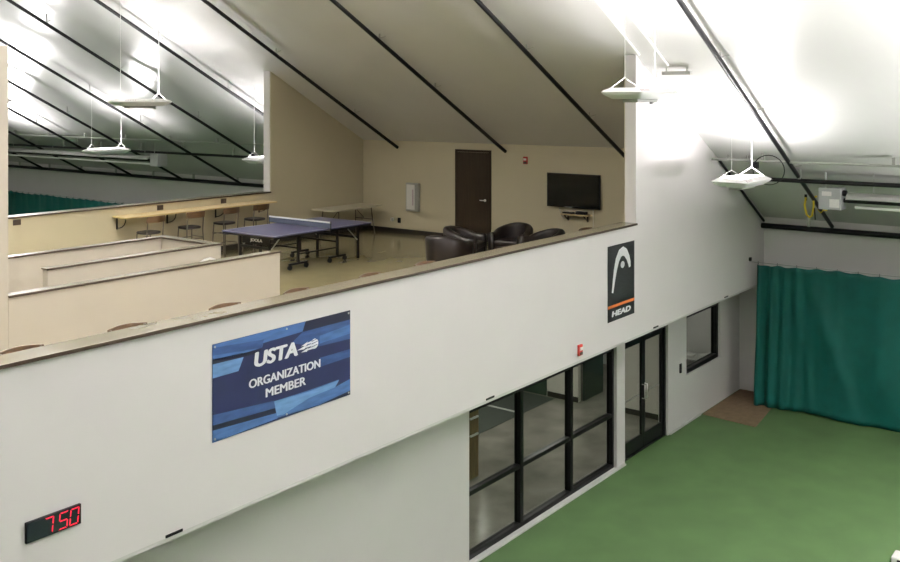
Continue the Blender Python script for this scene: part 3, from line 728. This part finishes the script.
for sy in (-1, 1):
    MB().tube([(0, sy * .905, .72), (0, sy * .905, .92)], .012, 8).box(-.03, .03, min(sy * .74, sy * .915), max(sy * .74, sy * .915), .70, .734).build('net_post', 'black', tt)

tt.scale = (1.07, 1.07, 1.05)
# ------------------------------------------------------------------ folding table
ft = thing('folding_table', (18.34, 17.42, ZM), 'long pale folding table against the beige side wall', 'folding table')
MB().box(-.915, .915, -.40, .40, .725, .765).build('table_top', 'ftop', ft, bevel=.008)
for sx in (-1, 1):
    for sy in (-1, 1):
        MB().tube([(sx * .62, sy * .28, .722), (sx * .64, sy * .31, .40), (sx * .70, sy * .34, .0)], .014, 8).build('leg', 'steel', ft)
    MB().tube([(sx * .64, -.31, .40), (sx * .64, .31, .40)], .012, 8).build('stretcher', 'steel', ft)
    MB().tube([(sx * .64, 0, .42), (sx * .30, 0, .715)], .010, 8).build('brace', 'steel', ft)

# ------------------------------------------------------------------ tub armchairs
def make_tub(loc, rz, label):
    root = thing('tub_armchair', loc, label, 'armchair', 'leather tub armchairs', rz)
    # faces +x ; centre line from right arm front, round the back, to left arm front
    R = .33; path = []
    for k in range(5): path.append((.34 - k * .075, -R, 0, -1))
    for k in range(1, 20):
        a = math.radians(-90 - 180 * k / 20); c, s_ = math.cos(a), math.sin(a)
        path.append((.04 + c * (R + .06), s_ * R, c, s_))
    for k in range(5): path.append((.04 + k * .075, R, 0, 1))
    v = []; n = len(path)
    for i, (x, y, nx, ny) in enumerate(path):
        t = max(0.0, -(x - .10) / .45); t = min(1, t)
        top = .60 + .16 * t ** .8
        o_, i_ = .07, .06
        sec = [(-.03 + o_, .10), (o_ + .0, .32), (o_ + .02, top - .05), (o_ - .01, top - .01), (0, top), (-i_ + .015, top - .015), (-i_, top - .06), (-i_, .30), (-i_, .10)]
        for (d, z) in sec: v.append((x + nx * d, y + ny * d, z))
    k_ = 9; f = []
    for i in range(n - 1):
        for q in range(k_): f.append((i * k_ + q, i * k_ + (q + 1) % k_, (i + 1) * k_ + (q + 1) % k_, (i + 1) * k_ + q))
    f.append(tuple(range(k_))); f.append(tuple((n - 1) * k_ + q for q in range(k_ - 1, -1, -1)))
    mb = MB(); mb.add(v, f, 0, True); mb.build('shell', 'leather', root)
    sm = MB(); sm.box(-.26, .36, -.265, .265, .33, .46); so = sm.build('seat_cushion', 'leather', root, bevel=.04)
    MB().box(-.25, .33, -.262, .262, .10, .328).build('seat_base', 'leather', root, bevel=.01)
    for (sx, sy) in ((-.22, -.22), (.28, -.24), (-.22, .22), (.28, .24)):
        MB().box(sx - .025, sx + .025, sy - .025, sy + .025, 0, .099).build('leg', 'edge', root)
    root.scale = (1.08, 1.08, 1.08)
    return root
tub = make_tub((15.58, 12.0, ZM), math.radians(8), 'dark leather tub armchair leftmost, its back to the camera')
dup(tub, (16.66, 12.34, ZM), math.radians(-72), 'dark leather tub armchair just right of the leftmost one, in front of the brown door')
dup(tub, (17.65, 11.74, ZM), math.radians(186), 'dark leather tub armchair facing the camera, with its seat visible')
dup(tub, (17.3, 10.74, ZM), math.radians(150), 'dark leather tub armchair rightmost, mostly hidden below the ledge')

# handrail on the middle stair wall
hr = thing('handrail', (10.2, 12.97, 4.36), 'white curved handrail at the end of the stairwell wall', 'handrail')
MB().tube([(.18, -.09, -.22), (.19, -.09, -.10), (.15, -.09, -.01), (.05, -.09, .03), (-.06, -.09, .015), (-.25, -.09, -.06), (-1.6, -.09, -.95)], .022, 10).build('rail', 'lwhite', hr)
MB().tube([(0, -.001, -.06), (0, -.09, -.06), (0, -.09, .02)], .010, 6).build('bracket', 'lgrey', hr)
# white box on the court at lower right
wb = thing('court_box', (15.74, 3.33, 0), 'white box with a dark front at the lower right corner of the court', 'box')
MB().box(-.15, .15, -.2, .17, 0, .10).build('body', 'lwhite', wb, bevel=.02)
MB().box(-.153, -.1505, -.16, .08, .015, .075).build('front', 'black', wb)
